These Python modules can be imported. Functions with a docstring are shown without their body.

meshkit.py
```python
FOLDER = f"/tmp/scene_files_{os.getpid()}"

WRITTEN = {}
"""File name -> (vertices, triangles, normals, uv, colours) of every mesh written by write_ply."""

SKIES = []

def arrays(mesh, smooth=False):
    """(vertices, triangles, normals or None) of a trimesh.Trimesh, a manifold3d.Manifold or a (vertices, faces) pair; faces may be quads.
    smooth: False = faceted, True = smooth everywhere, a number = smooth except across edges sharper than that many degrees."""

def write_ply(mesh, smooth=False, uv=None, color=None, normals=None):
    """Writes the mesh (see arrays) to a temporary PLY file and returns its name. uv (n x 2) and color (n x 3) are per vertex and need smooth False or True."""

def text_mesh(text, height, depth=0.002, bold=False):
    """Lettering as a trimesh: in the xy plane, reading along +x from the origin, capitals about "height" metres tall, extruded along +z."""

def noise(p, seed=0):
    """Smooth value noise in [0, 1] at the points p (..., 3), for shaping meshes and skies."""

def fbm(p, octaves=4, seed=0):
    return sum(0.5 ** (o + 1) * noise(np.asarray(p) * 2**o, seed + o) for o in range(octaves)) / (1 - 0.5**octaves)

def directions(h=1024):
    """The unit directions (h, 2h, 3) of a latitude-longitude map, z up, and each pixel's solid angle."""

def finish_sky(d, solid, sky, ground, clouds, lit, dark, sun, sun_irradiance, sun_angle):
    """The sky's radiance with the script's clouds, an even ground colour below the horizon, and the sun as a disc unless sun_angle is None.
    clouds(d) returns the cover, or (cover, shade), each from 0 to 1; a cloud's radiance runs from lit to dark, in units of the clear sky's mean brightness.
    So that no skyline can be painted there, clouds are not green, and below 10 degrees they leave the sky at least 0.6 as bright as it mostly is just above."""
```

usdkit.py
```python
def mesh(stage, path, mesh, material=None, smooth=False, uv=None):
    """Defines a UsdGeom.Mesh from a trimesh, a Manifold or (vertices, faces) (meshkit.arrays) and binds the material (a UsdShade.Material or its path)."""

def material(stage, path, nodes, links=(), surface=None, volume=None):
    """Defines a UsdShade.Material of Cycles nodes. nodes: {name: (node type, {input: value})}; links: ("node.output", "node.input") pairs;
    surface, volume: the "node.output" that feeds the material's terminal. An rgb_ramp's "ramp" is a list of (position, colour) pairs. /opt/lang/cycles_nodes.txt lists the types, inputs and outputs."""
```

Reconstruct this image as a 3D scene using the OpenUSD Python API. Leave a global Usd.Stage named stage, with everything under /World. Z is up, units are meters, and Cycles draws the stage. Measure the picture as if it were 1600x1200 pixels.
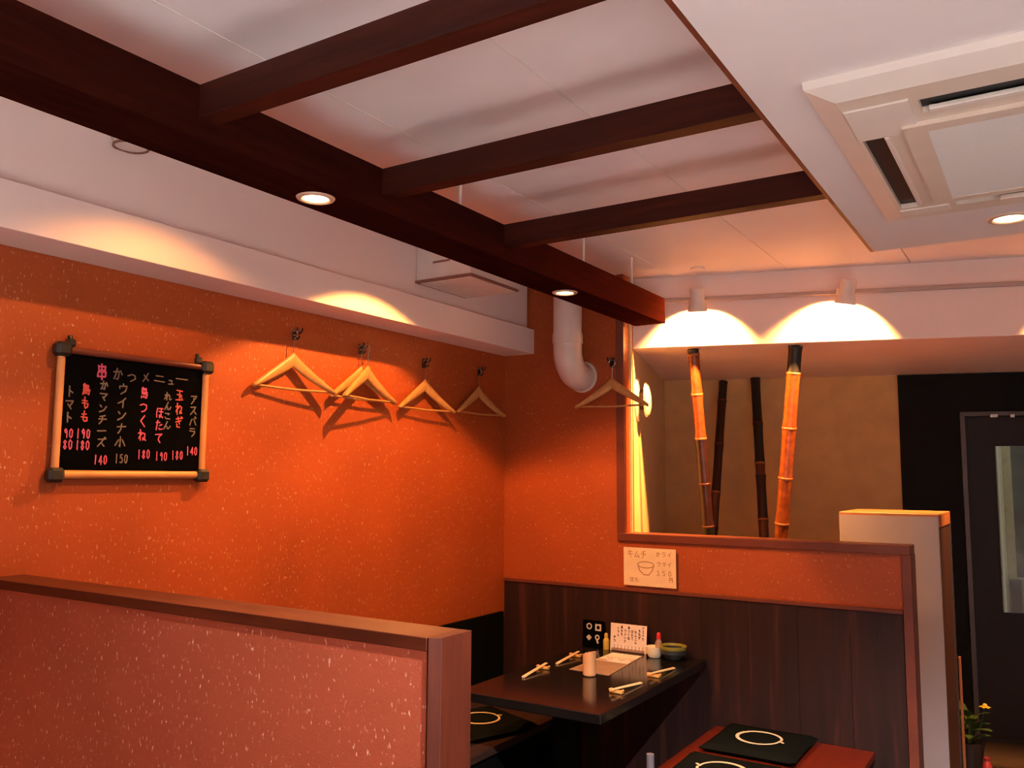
import math, random
import numpy as np, trimesh
from shapely.geometry import LineString, Polygon, box as sbox
from shapely.ops import unary_union
from pxr import Usd, UsdGeom, UsdLux, UsdShade, Gf, Sdf
import usdkit

stage = Usd.Stage.CreateInMemory()
UsdGeom.SetStageUpAxis(stage, UsdGeom.Tokens.z)
UsdGeom.SetStageMetersPerUnit(stage, 1.0)
UsdGeom.Xform.Define(stage, '/World')
rng = random.Random(7)
PI = math.pi

# ------------------------------------------------------------------ camera
F_PX, YAW, PITCH, ROLL, EYE = 1332.0, -0.566, 0.1065, 0.0065, 1.5
cam = UsdGeom.Camera.Define(stage, '/World/Camera')
_f = np.array([math.sin(YAW) * math.cos(PITCH), math.cos(YAW) * math.cos(PITCH), math.sin(PITCH)])
_r = np.array([math.cos(YAW), -math.sin(YAW), 0.0]); _u = np.cross(_r, _f)
_r, _u = math.cos(ROLL) * _r + math.sin(ROLL) * _u, -math.sin(ROLL) * _r + math.cos(ROLL) * _u
m4 = np.eye(4); m4[0, :3], m4[1, :3], m4[2, :3], m4[3, :3] = _r, _u, -_f, (0, 0, EYE)
cam.AddTransformOp().Set(Gf.Matrix4d(m4.tolist()))
cam.CreateHorizontalApertureAttr(36.0); cam.CreateVerticalApertureAttr(27.0)
cam.CreateFocalLengthAttr(36.0 * F_PX / 1600.0)
cam.CreateClippingRangeAttr(Gf.Vec2f(0.05, 100))
cam.CreateExposureAttr(0.0)

# ------------------------------------------------------------------ light levels
WARM = (1.0, 0.42, 0.10)          # the halogen lamps
UNSEEN_LAMP = (1.0, 1.06, 1.12)  # unseen lamps behind the camera, placed to light the ceiling
UNSEEN_WINDOW = (1.0, 1.0, 1.0)           # unseen source behind the camera, lights the room from the rear
BEAM_E, SLAB_E, CEIL_E, SPOT_I, UNSEEN_WINDOW_I, UNSEEN_LAMP_E, DOME_I, NEAR_E = 5800.0, 1200.0, 3900.0, 48.0, 0.1, 34000.0, 0.25, 66000.0
dome = UsdLux.DomeLight.Define(stage, '/World/DuskSky')
dome.CreateIntensityAttr(DOME_I); dome.CreateColorAttr(Gf.Vec3f(0.75, 0.78, 0.7))
wl = UsdLux.RectLight.Define(stage, '/World/UnseenRearLight')   # unseen light in the rear opening, placed to light the room from behind
wl.CreateWidthAttr(2.9); wl.CreateHeightAttr(1.9); wl.CreateIntensityAttr(UNSEEN_WINDOW_I); wl.CreateColorAttr(Gf.Vec3f(*UNSEEN_WINDOW))
wl.AddTranslateOp().Set(Gf.Vec3d(0.75, -2.56, 1.15)); wl.AddRotateXYZOp().Set(Gf.Vec3f(90, 0, 0))

# ------------------------------------------------------------------ helpers
used = {}
def numbered(parent, name):
    k = (parent, name); n = used.get(k, 0); used[k] = n + 1
    return name if n == 0 else f'{name}_{n:03d}'
class T:                      # a thing (or part): prim path and the world point its local frame starts at
    def __init__(s, path, base): s.path, s.base = path, np.asarray(base, float)
def tagp(p, label=None, cat=None, group=None, kind=None):
    for k, v in (('label', label), ('category', cat), ('group', group), ('kind', kind)):
        if v: p.SetCustomDataByKey(k, v)
def thing(name, label, cat, base=(0, 0, 0), rz=0.0, group=None, kind=None, rx=0.0, ry=0.0):
    path = '/World/' + numbered('/World', name)
    x = UsdGeom.Xform.Define(stage, path); x.AddTranslateOp().Set(Gf.Vec3d(*map(float, base)))
    if rz: x.AddRotateZOp().Set(math.degrees(rz))
    if ry: x.AddRotateYOp().Set(math.degrees(ry))
    if rx: x.AddRotateXOp().Set(math.degrees(rx))
    tagp(x.GetPrim(), label, cat, group, kind)
    return T(path, base)
def struct(name, base=(0, 0, 0)):
    path = '/World/' + numbered('/World', name)
    x = UsdGeom.Xform.Define(stage, path); x.AddTranslateOp().Set(Gf.Vec3d(*map(float, base)))
    tagp(x.GetPrim(), kind='structure'); return T(path, base)
def M(path): return '/World/Looks/' + path
def part(name, mesh, mat, parent, smooth=30, label=None, world=True, kind=None):
    """one mesh under a thing; world: the mesh is given in world coordinates"""
    mesh = mesh.copy() if hasattr(mesh, 'copy') else mesh
    if world: mesh.apply_translation(-parent.base)
    path = parent.path + '/' + numbered(parent.path, name)
    g = usdkit.mesh(stage, path, mesh, M(mat), smooth=smooth)
    tagp(g.GetPrim(), label=label, kind=kind)
    return T(path, parent.base)
def single(name, mesh, mat, label, cat, group=None, smooth=30, base=None):
    b = np.array([*mesh.bounds.mean(0)[:2], mesh.bounds[0][2]]) if base is None else np.asarray(base, float)
    path = '/World/' + numbered('/World', name); mesh = mesh.copy(); mesh.apply_translation(-b)
    g = usdkit.mesh(stage, path, mesh, M(mat), smooth=smooth); g.AddTranslateOp().Set(Gf.Vec3d(*map(float, b)))
    tagp(g.GetPrim(), label, cat, group); return T(path, b)
def smesh(name, mesh, mat, smooth=30):
    path = '/World/' + numbered('/World', name)
    g = usdkit.mesh(stage, path, mesh, M(mat), smooth=smooth); tagp(g.GetPrim(), kind='structure'); return T(path, (0, 0, 0))
def dup(src, name, label, base, rz=0.0, group=None, rx=0.0, ry=0.0):
    path = '/World/' + numbered('/World', name)
    p = stage.DefinePrim(path); p.GetReferences().AddInternalReference(src.path); p.SetInstanceable(True)
    x = UsdGeom.Xformable(p); x.ClearXformOpOrder(); ops = []
    x.AddTranslateOp(opSuffix='place').Set(Gf.Vec3d(*map(float, base)))
    if rz: x.AddRotateZOp(opSuffix='place').Set(math.degrees(rz))
    if ry: x.AddRotateYOp(opSuffix='place').Set(math.degrees(ry))
    if rx: x.AddRotateXOp(opSuffix='place').Set(math.degrees(rx))
    tagp(p, label, group=group); return T(path, base)
def cat(*ms): return trimesh.util.concatenate([m for m in ms if m is not None])
def bx(x0, x1, y0, y1, z0, z1, c=0.0):
    """box, its edges chamfered by c"""
    x0, x1 = sorted((x0, x1)); y0, y1 = sorted((y0, y1)); z0, z1 = sorted((z0, z1))
    if c <= 0:
        b = trimesh.creation.box([x1 - x0, y1 - y0, z1 - z0]); b.apply_translation([(x0 + x1) / 2, (y0 + y1) / 2, (z0 + z1) / 2]); return b
    pts = []
    for i in (0, 1):
        for j in (0, 1):
            for k in (0, 1):
                X, Y, Z = (x0, x1)[i], (y0, y1)[j], (z0, z1)[k]; sx, sy, sz = 1 - 2 * i, 1 - 2 * j, 1 - 2 * k
                pts += [(X, Y + sy * c, Z + sz * c), (X + sx * c, Y, Z + sz * c), (X + sx * c, Y + sy * c, Z)]
    return trimesh.convex.convex_hull(np.array(pts))
def lathe(prof, n=32):
    return trimesh.creation.revolve(np.array(prof, float), sections=n)
def cyl(p, q, r0, r1=None, n=24):
    p, q = np.asarray(p, float), np.asarray(q, float); r1 = r0 if r1 is None else r1; L = np.linalg.norm(q - p)
    m = lathe([(0, 0), (r0, 0), (r1, L), (0, L)], n); m.apply_transform(trimesh.geometry.align_vectors([0, 0, 1], (q - p) / L)); m.apply_translation(p); return m
def tube(pts, r, n=12, cap=True):
    pts = np.asarray(pts, float); rr = np.full(len(pts), r) if np.ndim(r) == 0 else np.asarray(r, float)
    tan = np.gradient(pts, axis=0); tan /= np.linalg.norm(tan, axis=1, keepdims=True)
    a = np.array([0, 0, 1.0]) if abs(tan[0][2]) < .9 else np.array([1.0, 0, 0])
    V = []
    s = a - tan[0] * (a @ tan[0]); s /= np.linalg.norm(s)
    for p, t, q in zip(pts, tan, rr):
        s = s - t * (s @ t); s /= np.linalg.norm(s); b = np.cross(t, s)
        V += [p + q * (math.cos(2 * PI * k / n) * s + math.sin(2 * PI * k / n) * b) for k in range(n)]
    Fc = []
    for i in range(len(pts) - 1):
        for k in range(n):
            k2 = (k + 1) % n; Fc += [(i * n + k, i * n + k2, (i + 1) * n + k2), (i * n + k, (i + 1) * n + k2, (i + 1) * n + k)]
    if cap:
        o = len(V); V += [pts[0], pts[-1]]; e = (len(pts) - 1) * n
        for k in range(n):
            k2 = (k + 1) % n; Fc += [(o, k2, k), (o + 1, e + k, e + k2)]
    return trimesh.Trimesh(np.array(V), np.array(Fc), process=False)
def prism(poly, h):
    return cat(*[trimesh.creation.extrude_polygon(g, h, engine='earcut') for g in getattr(poly, 'geoms', [poly]) if g.area > 1e-12])
def xf(mesh, X, Y, Z, o=(0, 0, 0)):
    """map mesh axes onto world vectors X, Y, Z with origin o"""
    m = np.eye(4); m[:3, 0], m[:3, 1], m[:3, 2], m[:3, 3] = X, Y, Z, o
    mesh = mesh.copy(); mesh.apply_transform(m); return mesh
def px(x, y, ax, v):
    """only for taking measurements: where the sight line of a photo pixel meets the plane axis ax = v"""
    d = (x - 800) / F_PX * _r - (y - 600) / F_PX * _u + _f; C = np.array([0, 0, EYE]); return C + d * (v - C[ax]) / d[ax]

# ------------------------------------------------------------------ materials
def mat(name, nodes, links, surface='p.BSDF'): return usdkit.material(stage, M(name), nodes, links, surface)
def plain(name, col, rough=.5, var=.06, scale=14, bump=0.0, bscale=120, **kw):
    d, l = tuple(c * (1 - var) for c in col), tuple(min(1, c * (1 + var)) for c in col)
    nodes = {'g': ('geometry', {}), 'n': ('noise_texture', {'scale': scale, 'detail': 4}), 'r': ('rgb_ramp', {'ramp': [(.3, d), (.7, l)]}), 'p': ('principled_bsdf', {'roughness': rough, **kw})}
    links = [('g.position', 'n.vector'), ('n.fac', 'r.fac'), ('r.color', 'p.base_color')]
    if bump:
        nodes['n2'] = ('noise_texture', {'scale': bscale, 'detail': 3}); nodes['b'] = ('bump', {'strength': bump, 'distance': .002})
        links += [('g.position', 'n2.vector'), ('n2.fac', 'b.height'), ('b.normal', 'p.normal')]
    return mat(name, nodes, links)
def wood(name, c0, c1, stretch, rough=.4, c2=None, scale=1.0, **kw):
    """grain drawn out along the axis whose entry in stretch is small"""
    ramp = [(.25, c0), (.55, c1)] + ([(.8, c2)] if c2 else [])
    nodes = {'g': ('geometry', {}), 'm': ('mapping', {'scale': tuple(s * scale for s in stretch)}), 'n': ('noise_texture', {'scale': 1.0, 'detail': 6, 'roughness': .6, 'distortion': .4}),
             'r': ('rgb_ramp', {'ramp': ramp}), 'p': ('principled_bsdf', {'roughness': rough, **kw}), 'b': ('bump', {'strength': .15, 'distance': .002})}
    return mat(name, nodes, [('g.position', 'm.vector'), ('m.vector', 'n.vector'), ('n.fac', 'r.fac'), ('r.color', 'p.base_color'), ('n.fac', 'b.height'), ('b.normal', 'p.normal')])
def paper(name, base, fleck, rough=.5):
    """woven wallpaper with short bright threads in loose rows"""
    nodes = {'g': ('geometry', {}),
             'm1': ('mapping', {'scale': (165, 165, 62)}), 'n1': ('noise_texture', {'scale': 1.0, 'detail': 1}), 'r1': ('rgb_ramp', {'ramp': [(.63, (0, 0, 0)), (.72, (1, 1, 1))]}),
             'm2': ('mapping', {'scale': (15, 15, 95)}), 'n2': ('noise_texture', {'scale': 1.0, 'detail': 2}), 'r2': ('rgb_ramp', {'ramp': [(.46, (0.08,) * 3), (.6, (1, 1, 1))]}),
             'x': ('mix', {'mix_type': 'multiply', 'fac': 1.0}),
             'n3': ('noise_texture', {'scale': 3.0, 'detail': 3}), 'r3': ('rgb_ramp', {'ramp': [(.3, tuple(c * .9 for c in base)), (.7, tuple(c * 1.08 for c in base))]}),
             'm4': ('mapping', {'scale': (260, 260, 260)}), 'n4': ('noise_texture', {'scale': 1.0, 'detail': 2}), 'b': ('bump', {'strength': .35, 'distance': .002}),
             'c': ('mix', {'color2': fleck}), 'p': ('principled_bsdf', {'roughness': rough, 'specular_ior_level': .5}),
             'rr': ('map_range', {'to_min': rough, 'to_max': .3}), 's': ('mix_float', {'fac': .6})}
    links = [('g.position', 'm1.vector'), ('m1.vector', 'n1.vector'), ('n1.fac', 'r1.fac'), ('g.position', 'm2.vector'), ('m2.vector', 'n2.vector'), ('n2.fac', 'r2.fac'),
             ('r1.color', 'x.color1'), ('r2.color', 'x.color2'), ('g.position', 'n3.vector'), ('n3.fac', 'r3.fac'), ('r3.color', 'c.color1'), ('x.color', 'c.fac'), ('c.color', 'p.base_color'),
             ('x.color', 'rr.value'), ('rr.result', 'p.roughness'), ('g.position', 'm4.vector'), ('m4.vector', 'n4.vector'), ('n4.fac', 's.a'), ('x.color', 's.b'), ('s.result', 'b.height'), ('b.normal', 'p.normal')]
    return mat(name, nodes, links)
def glow(name, col, e):
    return mat(name, {'e': ('emission', {'color': col, 'strength': e})}, [], 'e.emission')

paper('terracotta_wallpaper', (.36, .062, .007), (.56, .26, .14), .55); paper('mauve_wallpaper', (.34, .070, .032), (.70, .40, .30), .5)  # the partitions get a pinker base with paler flecks
plain('white_paint', (.82, .65, .60), .55, .03, 3, .1, 60)
plain('white_ceiling', (.86, .78, .79), .6, .03, 4)
plain('seam_white', (.80, .74, .72), .6, .02)
plain('slab_white', (.74, .69, .69), .6, .02, 4)
plain('cream_plaster', (.62, .37, .14), .7, .08, 9, .2, 90)
plain('beige_side', (.66, .50, .26), .65, .05, 6)
wood('beam_wood', (.016, .0035, .0025), (.028, .0055, .0035), (28, 3.0, 40), .6, (.042, .008, .005), specular_ior_level=0.0)
wood('joist_wood', (.022, .0045, .0028), (.044, .008, .0045), (3.0, 28, 40), .55, (.070, .012, .006), specular_ior_level=.12)
wood('trim_wood', (.10, .022, .012), (.15, .034, .018), (6, 6, 6), .4)
wood('cap_wood', (.040, .007, .003), (.070, .013, .004), (4, 40, 40), .4, (.095, .02, .007), specular_ior_level=.3)
wood('post_wood', (.034, .0065, .003), (.056, .010, .0045), (40, 40, 4), .4, (.08, .016, .007), specular_ior_level=.3)
wood('dado_wood', (.012, .0055, .0055), (.026, .009, .008), (26, 26, 1.2), .5, (.085, .022, .014), specular_ior_level=.3)
plain('black_panel', (.003, .0035, .003), .7, specular_ior_level=.05)
plain('black_gloss', (.006, .005, .005), .14, specular_ior_level=.5)
wood('bench_wood', (.11, .010, .002), (.16, .014, .003), (30, 2, 30), .4)
wood('bench_dark', (.022, .009, .006), (.036, .015, .010), (30, 2, 30), .5)
plain('floor_dark', (.05, .032, .026), .5, .2, 5); plain('floor_pale', (.52, .46, .44), .5, .08, 5)
plain('cushion_black', (.007, .008, .007), .9, .2, 200, specular_ior_level=0.0)
plain('cream_print', (.75, .58, .36), .7)
plain('hanger_wood', (.48, .23, .07), .4, .15, 60)
plain('dark_metal', (.035, .022, .022), .4, metallic=.7)
plain('grey_metal', (.10, .085, .10), .45)
plain('chrome', (.6, .58, .55), .25, metallic=1.0)
plain('pvc_white', (.66, .55, .50), .28)
plain('box_white', (.68, .60, .55), .45)
plain('box_edge', (.22, .09, .06), .5)
plain('ac_plastic', (.66, .55, .46), .42, .02)
plain('ac_panel', (.70, .63, .57), .45, .02)
plain('ac_grille', (.74, .74, .72), .6, .03, 300, .3, 400)
plain('ac_dark', (.012, .013, .013), .5)
plain('lamp_white', (.70, .60, .54), .4)
plain('unseen_counter_white', (.80, .76, .72), .5); plain('track_grey', (.40, .30, .27), .5); plain('can_white', (.8, .76, .7), .5); plain('lamp_ring', (.62, .44, .32), .35)
plain('board_black', (.0022, .0022, .0028), .9, specular_ior_level=0.0)
plain('board_corner', (.016, .015, .012), .45)
wood('board_wood', (.48, .19, .06), (.62, .27, .09), (30, 6, 6), .4)
plain('chalk_pink', (.42, .06, .15), .8); plain('chalk_red', (.42, .06, .06), .8); plain('chalk_white', (.12, .095, .095), .8)
plain('card_white', (.80, .70, .68), .6); plain('card_cream', (.80, .58, .36), .6); plain('ink', (.09, .05, .05), .7); plain('ink_faint', (.42, .22, .12), .7)
plain('paper_tan', (.33, .21, .14), .6); plain('chopstick_wood', (.80, .55, .28), .5, .1, 90); plain('rest_wood', (.62, .30, .08), .45)
plain('ceramic_white', (.85, .76, .58), .25); plain('ceramic_green', (.26, .24, .03), .3); plain('ceramic_dark', (.03, .035, .033), .3)
plain('cup_tan', (.70, .36, .17), .45); plain('bottle_red', (.65, .02, .04), .3); plain('bottle_clear', (.32, .22, .18), .15); plain('bottle_yellow', (.55, .38, .06), .35)
plain('plate_white', (.55, .50, .50), .4)
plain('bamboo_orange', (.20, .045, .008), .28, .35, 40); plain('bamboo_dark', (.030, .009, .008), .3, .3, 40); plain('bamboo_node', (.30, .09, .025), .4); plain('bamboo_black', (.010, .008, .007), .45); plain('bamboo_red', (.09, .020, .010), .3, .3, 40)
plain('cabinet_white', (.29, .245, .27), .5, .02); wood('cabinet_wood', (.24, .08, .03), (.34, .12, .045), (20, 20, 3), .5)
plain('cabinet_dark', (.05, .018, .014), .5)
plain('door_black', (.003, .003, .003), .7, specular_ior_level=.2); plain('door_leaf', (.012, .0045, .0045), .5, specular_ior_level=.3); plain('door_metal', (.09, .07, .065), .4, metallic=.6)
plain('leaf_green', (.05, .10, .02), .45, .3, 30); plain('petal_yellow', (.70, .55, .05), .5); plain('pot_red', (.45, .04, .04), .4); plain('pot_dark', (.03, .02, .02), .4)
plain('asphalt', (.16, .15, .13), .9, .2, 60); plain('pole_concrete', (.60, .52, .28), .8, .1, 30); plain('street_green', (.05, .07, .05), .9, .3, 8); plain('kerb_dark', (.02, .018, .016), .8); plain('pole_lit_edge', (.85, .78, .55), .6)
glow('spot_face', (1, .72, .36), 8.0); glow('beam_glow', (1, .74, .36), 40.0); glow('slab_glow', (1, .74, .36), 40.0); glow('unseen_lamp_glow', UNSEEN_LAMP, 14.0); glow('near_glow', (1, .86, .6), 40.0)
mat('door_glass', {'f': ('fresnel', {'IOR': 1.45}), 't': ('transparent_bsdf', {'color': (.85, .87, .85)}), 'q': ('glossy_bsdf', {'roughness': .02, 'color': (1, 1, 1)}), 'x': ('mix_closure', {})},
    [('f.fac', 'x.fac'), ('t.BSDF', 'x.closure1'), ('q.BSDF', 'x.closure2')], 'x.closure')

# ------------------------------------------------------------------ room constants (metres, read off the calibrated camera)
XL, YB = -2.411, 3.727              # left wall, back wall of the booth
ZC, ZB, ZBT = 2.475, 2.224, 2.344   # ceiling, beam underside, beam top
ZS, XS, YS = 2.25, -0.475, 3.0      # dropped ceiling: underside, left edge, far edge
XR, YR = 2.4, -2.6                  # right wall, rear wall
th = math.radians(16.3)
FE, FN, FA = np.array([math.cos(th), math.sin(th), 0]), np.array([-math.sin(th), math.cos(th), 0]), np.array([-1.735, 3.84, 0])
UP = np.array([0, 0, 1.0])
def fac(mesh): return xf(mesh, FE, FN, UP, FA)     # street side of the room: s along the front, t into the porch, z
def fpx(x, y, t):                                  # measurement on the plane t
    d = (x - 800) / F_PX * _r - (y - 600) / F_PX * _u + _f; C = np.array([0, 0, EYE]); k = (t - (C - FA) @ FN) / (d @ FN); p = C + d * k
    return (p - FA) @ FE, p[2]
TB = 1.47                                          # depth of the porch
ZH = 2.125                                         # underside of the header

# ---- floor, walls, ceiling
fl = struct('floor')
part('booth_floor', bx(-2.6, 3.6, 1.25, 7.2, -.06, 0), 'floor_dark', fl)
part('booth_floor', bx(-2.6, -.9, -2.8, 1.25, -.06, 0), 'floor_dark', fl)  # out of view, dark to keep bounced light off the partition
part('unseen_aisle_floor', bx(-.9, 3.6, -2.8, 1.25, -.06, 0), 'floor_pale', fl)  # out of view, pale to bounce light up to the ceiling
smesh('wall_left', bx(XL - .12, XL, YR - .1, YB + .1, 0, ZC), 'terracotta_wallpaper')
wb = Polygon([(XL, 0), (-.53, 0), (-.53, 1.215), (-1.728, 1.215), (-1.728, ZC), (XL, ZC)])
smesh('wall_back', xf(prism(wb, .10), (1, 0, 0), (0, 0, 1), (0, -1, 0), (0, YB + .10, 0)), 'terracotta_wallpaper')
smesh('wall_right', bx(XR, XR + .1, YR - .1, 6.4, 0, ZC), 'white_paint')  # out of view, white to bounce light into the room
# unseen rear wall, white for the bounce, around the opening for the rear light
rw = sbox(XL, 0, XR, ZC).difference(sbox(-.7, .2, 2.2, 2.1))
smesh('wall_rear', xf(prism(rw, .10), (1, 0, 0), (0, 0, 1), (0, -1, 0), (0, YR, 0)), 'white_paint')
w1 = struct('unseen_window_1', (0.75, YR, .2))
part('unseen_window_frame', cat(bx(-.74, 2.24, YR - .03, YR + .02, .16, .2), bx(-.74, 2.24, YR - .03, YR + .02, 2.1, 2.14), bx(-.74, -.7, YR - .03, YR + .02, .2, 2.1), bx(2.2, 2.24, YR - .03, YR + .02, .2, 2.1)), 'post_wood', w1)
# ceiling of boards that run away from the camera, with pale jointing strips
ce = struct('ceiling', (0, 0, ZC))
edges = [-2.6, -2.05, -1.533, -1.022, -.51, .0, .51, 1.02, 1.53, 2.04, 2.55]
part('ceiling_backing', bx(-2.6, 2.6, YR - .1, 4.9, ZC + .012, ZC + .06), 'white_ceiling', ce)
for a, b in zip(edges[:-1], edges[1:]):
    part('ceiling_panel', bx(a + .002, b - .002, YR - .1, 4.9, ZC, ZC + .012, .0015), 'white_ceiling', ce)
for a in edges[2:4]:
    part('ceiling_joint', bx(a - .0028, a + .0028, YR, 4.4, ZC - .0015, ZC + .004), 'seam_white', ce)
# upper wall band and soffit on the left
smesh('trim_1', bx(XL, -2.27, YR, YB - .012, 2.2, ZC), 'white_paint')
smesh('trim_2', bx(XL, -2.233, YR, YB - .002, 2.12, 2.247, .0015), 'white_paint')
# dropped ceiling on the right with its wooden edge strip
DL = [(-.085, 1.02), (-.075, 2.80), (1.15, 1.02), (1.15, 2.80)]  # the last two are out of view, placed to light the room
WLX = [(x, y) for x in (-.2, .45, 1.1) for y in (-.95, -1.5)]
hole = lambda x, y, r: LineString([(x, y), (x + 1e-6, y)]).buffer(r, 32)
sl = sbox(XS, YR, XR, YS).difference(unary_union([hole(x, y, .058) for x, y in DL + WLX]))
smesh('trim_3', xf(prism(sl, ZC - ZS), (1, 0, 0), (0, 1, 0), UP, (0, 0, ZS)), 'slab_white')
smesh('trim_4', cat(bx(XS - .014, XS, YR, YS + .014, ZS + .004, ZS + .05, .001), bx(XS, XR, YS, YS + .012, ZS + .004, ZS + .05, .001)), 'trim_wood')
# wood edging of the pass-through over the booth back, and of the wall's free end
smesh('trim_5', cat(bx(-1.766, -1.726, YB - .014, YB + .012, 1.2325, ZC, .001), bx(-1.766, -.50, YB - .014, YB + .11, 1.196, 1.232, .002), bx(-.533, -.498, YB - .014, YB + .11, 0, 1.1955, .001)), 'trim_wood')
# dado of dark boards behind the booth, and the low black dado on the left wall
d1 = struct('baseboard_back', (-1.4, YB, 0))
nb = 9; bw = (XL - (-.54)) / -nb
for k in range(nb):
    a = XL + .014 + k * bw; b = min(a + bw, -.535)
    part('board', bx(a + .0004, b - .0004, YB - .016, YB, 0, .966, .0006), 'dado_wood', d1)
part('dado_cap', bx(XL + .012, -.535, YB - .022, YB, .966, .982, .002), 'trim_wood', d1)
smesh('baseboard_left', bx(XL, XL + .016, 1.31, YB - .02, 0, .815, .002), 'black_panel')

# ---- street side: header, porch walls, door
hd = struct('wall_far', FA)
part('header', fac(bx(0, 4.6, 0, TB + .1, ZH, ZC + .05, .003)), 'white_paint', hd)
part('porch_side', fac(bx(-.08, 0, -.06, TB + .1, 0, ZC)), 'beige_side', hd)
sL, zt = fpx(1402, 589, TB)
part('porch_back', fac(bx(0, sL, TB, TB + .1, 0, ZH)), 'cream_plaster', hd)
s2, z2 = fpx(1497, 644, TB)
part('door_surround', fac(cat(bx(sL, s2, TB - .02, TB + .1, 0, ZH - .004), bx(s2, s2 + 1.0, TB - .02, TB + .1, z2, ZH - .004), bx(s2 + 1.0, 4.4, TB - .02, TB + .1, 0, ZH - .004))), 'door_black', hd)
dr = struct('door_1', FA + s2 * FE + TB * FN)
part('door_frame', fac(cat(bx(s2, s2 + .028, TB - .035, TB + .05, 0, z2, .002), bx(s2, s2 + 1.0, TB - .035, TB + .05, z2 - .028, z2, .002), bx(s2 + .972, s2 + 1.0, TB - .035, TB + .05, 0, z2, .002))), 'door_metal', dr)
g0, gz1 = fpx(1553, 697, TB + .02); _, gz0 = fpx(1562, 957, TB + .02)
leaf = sbox(s2 + .03, .01, s2 + .97, z2 - .03).difference(sbox(g0, gz0, s2 + .80, gz1))
part('door_leaf', fac(xf(prism(leaf, .035), (1, 0, 0), (0, 0, 1), (0, -1, 0), (0, TB + .04, 0))), 'door_leaf', dr)
part('glass_pane', fac(bx(g0, s2 + .80, TB + .018, TB + .024, gz0, gz1)), 'door_glass', dr)
part('glazing_bead', fac(cat(bx(g0 - .006, s2 + .806, TB, TB + .012, gz0 - .010, gz0 - .001), bx(g0 - .007, g0 - .001, TB, TB + .012, gz0, gz1))), 'door_leaf', dr)
for x0, x1 in ((1546, 1559), (1577, 1585)):
    a, z = fpx(x0, 650, TB - .03); b, _ = fpx(x1, 650, TB - .03)
    part('bright_mark', fac(bx(a, b, TB - .045, TB - .028, z - .011, z + .011, .003)), 'chrome', dr)  # small bright marks on the door head
a, z = fpx(1560, 1174, TB - .0)
part('push_bar', fac(bx(a, s2 + .9, TB - .03, TB + .006, z - .008, z + .008, .003)), 'door_metal', dr)

# ---- main beam with its rods, joists
bm = thing('ceiling_beam', 'long dark wooden beam with round downlights, running from the camera towards the back wall', 'beam', (-1.6125, 1.0, ZB))
BLX = [(-1.612, 1.565), (-1.612, 2.925)]
bp = sbox(-1.69, YR, -1.535, 3.772).difference(unary_union([hole(x, y, .050) for x, y in BLX]))
part('beam_body', xf(prism(bp, ZBT - ZB), (1, 0, 0), (0, 1, 0), UP, (0, 0, ZB)), 'beam_wood', bm)
for pxy in ((719, 316), (912, 402), (987, 436)):
    p = px(*pxy, 2, ZBT); yy = px(pxy[0], pxy[1], 0, -1.56)[1]
    part('suspension_rod', cyl((-1.56, yy, ZBT - .002), (-1.56, yy, ZC), .0055, n=10), 'lamp_white', bm, label='thin pale rod from the beam up to the ceiling')
for y0, y1, lab in ((1.136, 1.188, 'dark wooden ceiling joist nearest the camera, joining the long beam top left'),
                    (1.738, 1.786, 'dark wooden ceiling joist in the middle of the three'),
                    (2.358, 2.408, 'dark wooden ceiling joist farthest from the camera, nearest the track lights')):
    single('ceiling_joist', bx(-1.535, XS - .014, y0, y1, 2.268, ZBT, .0015), 'joist_wood', lab, 'joist', smooth=False)

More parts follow.
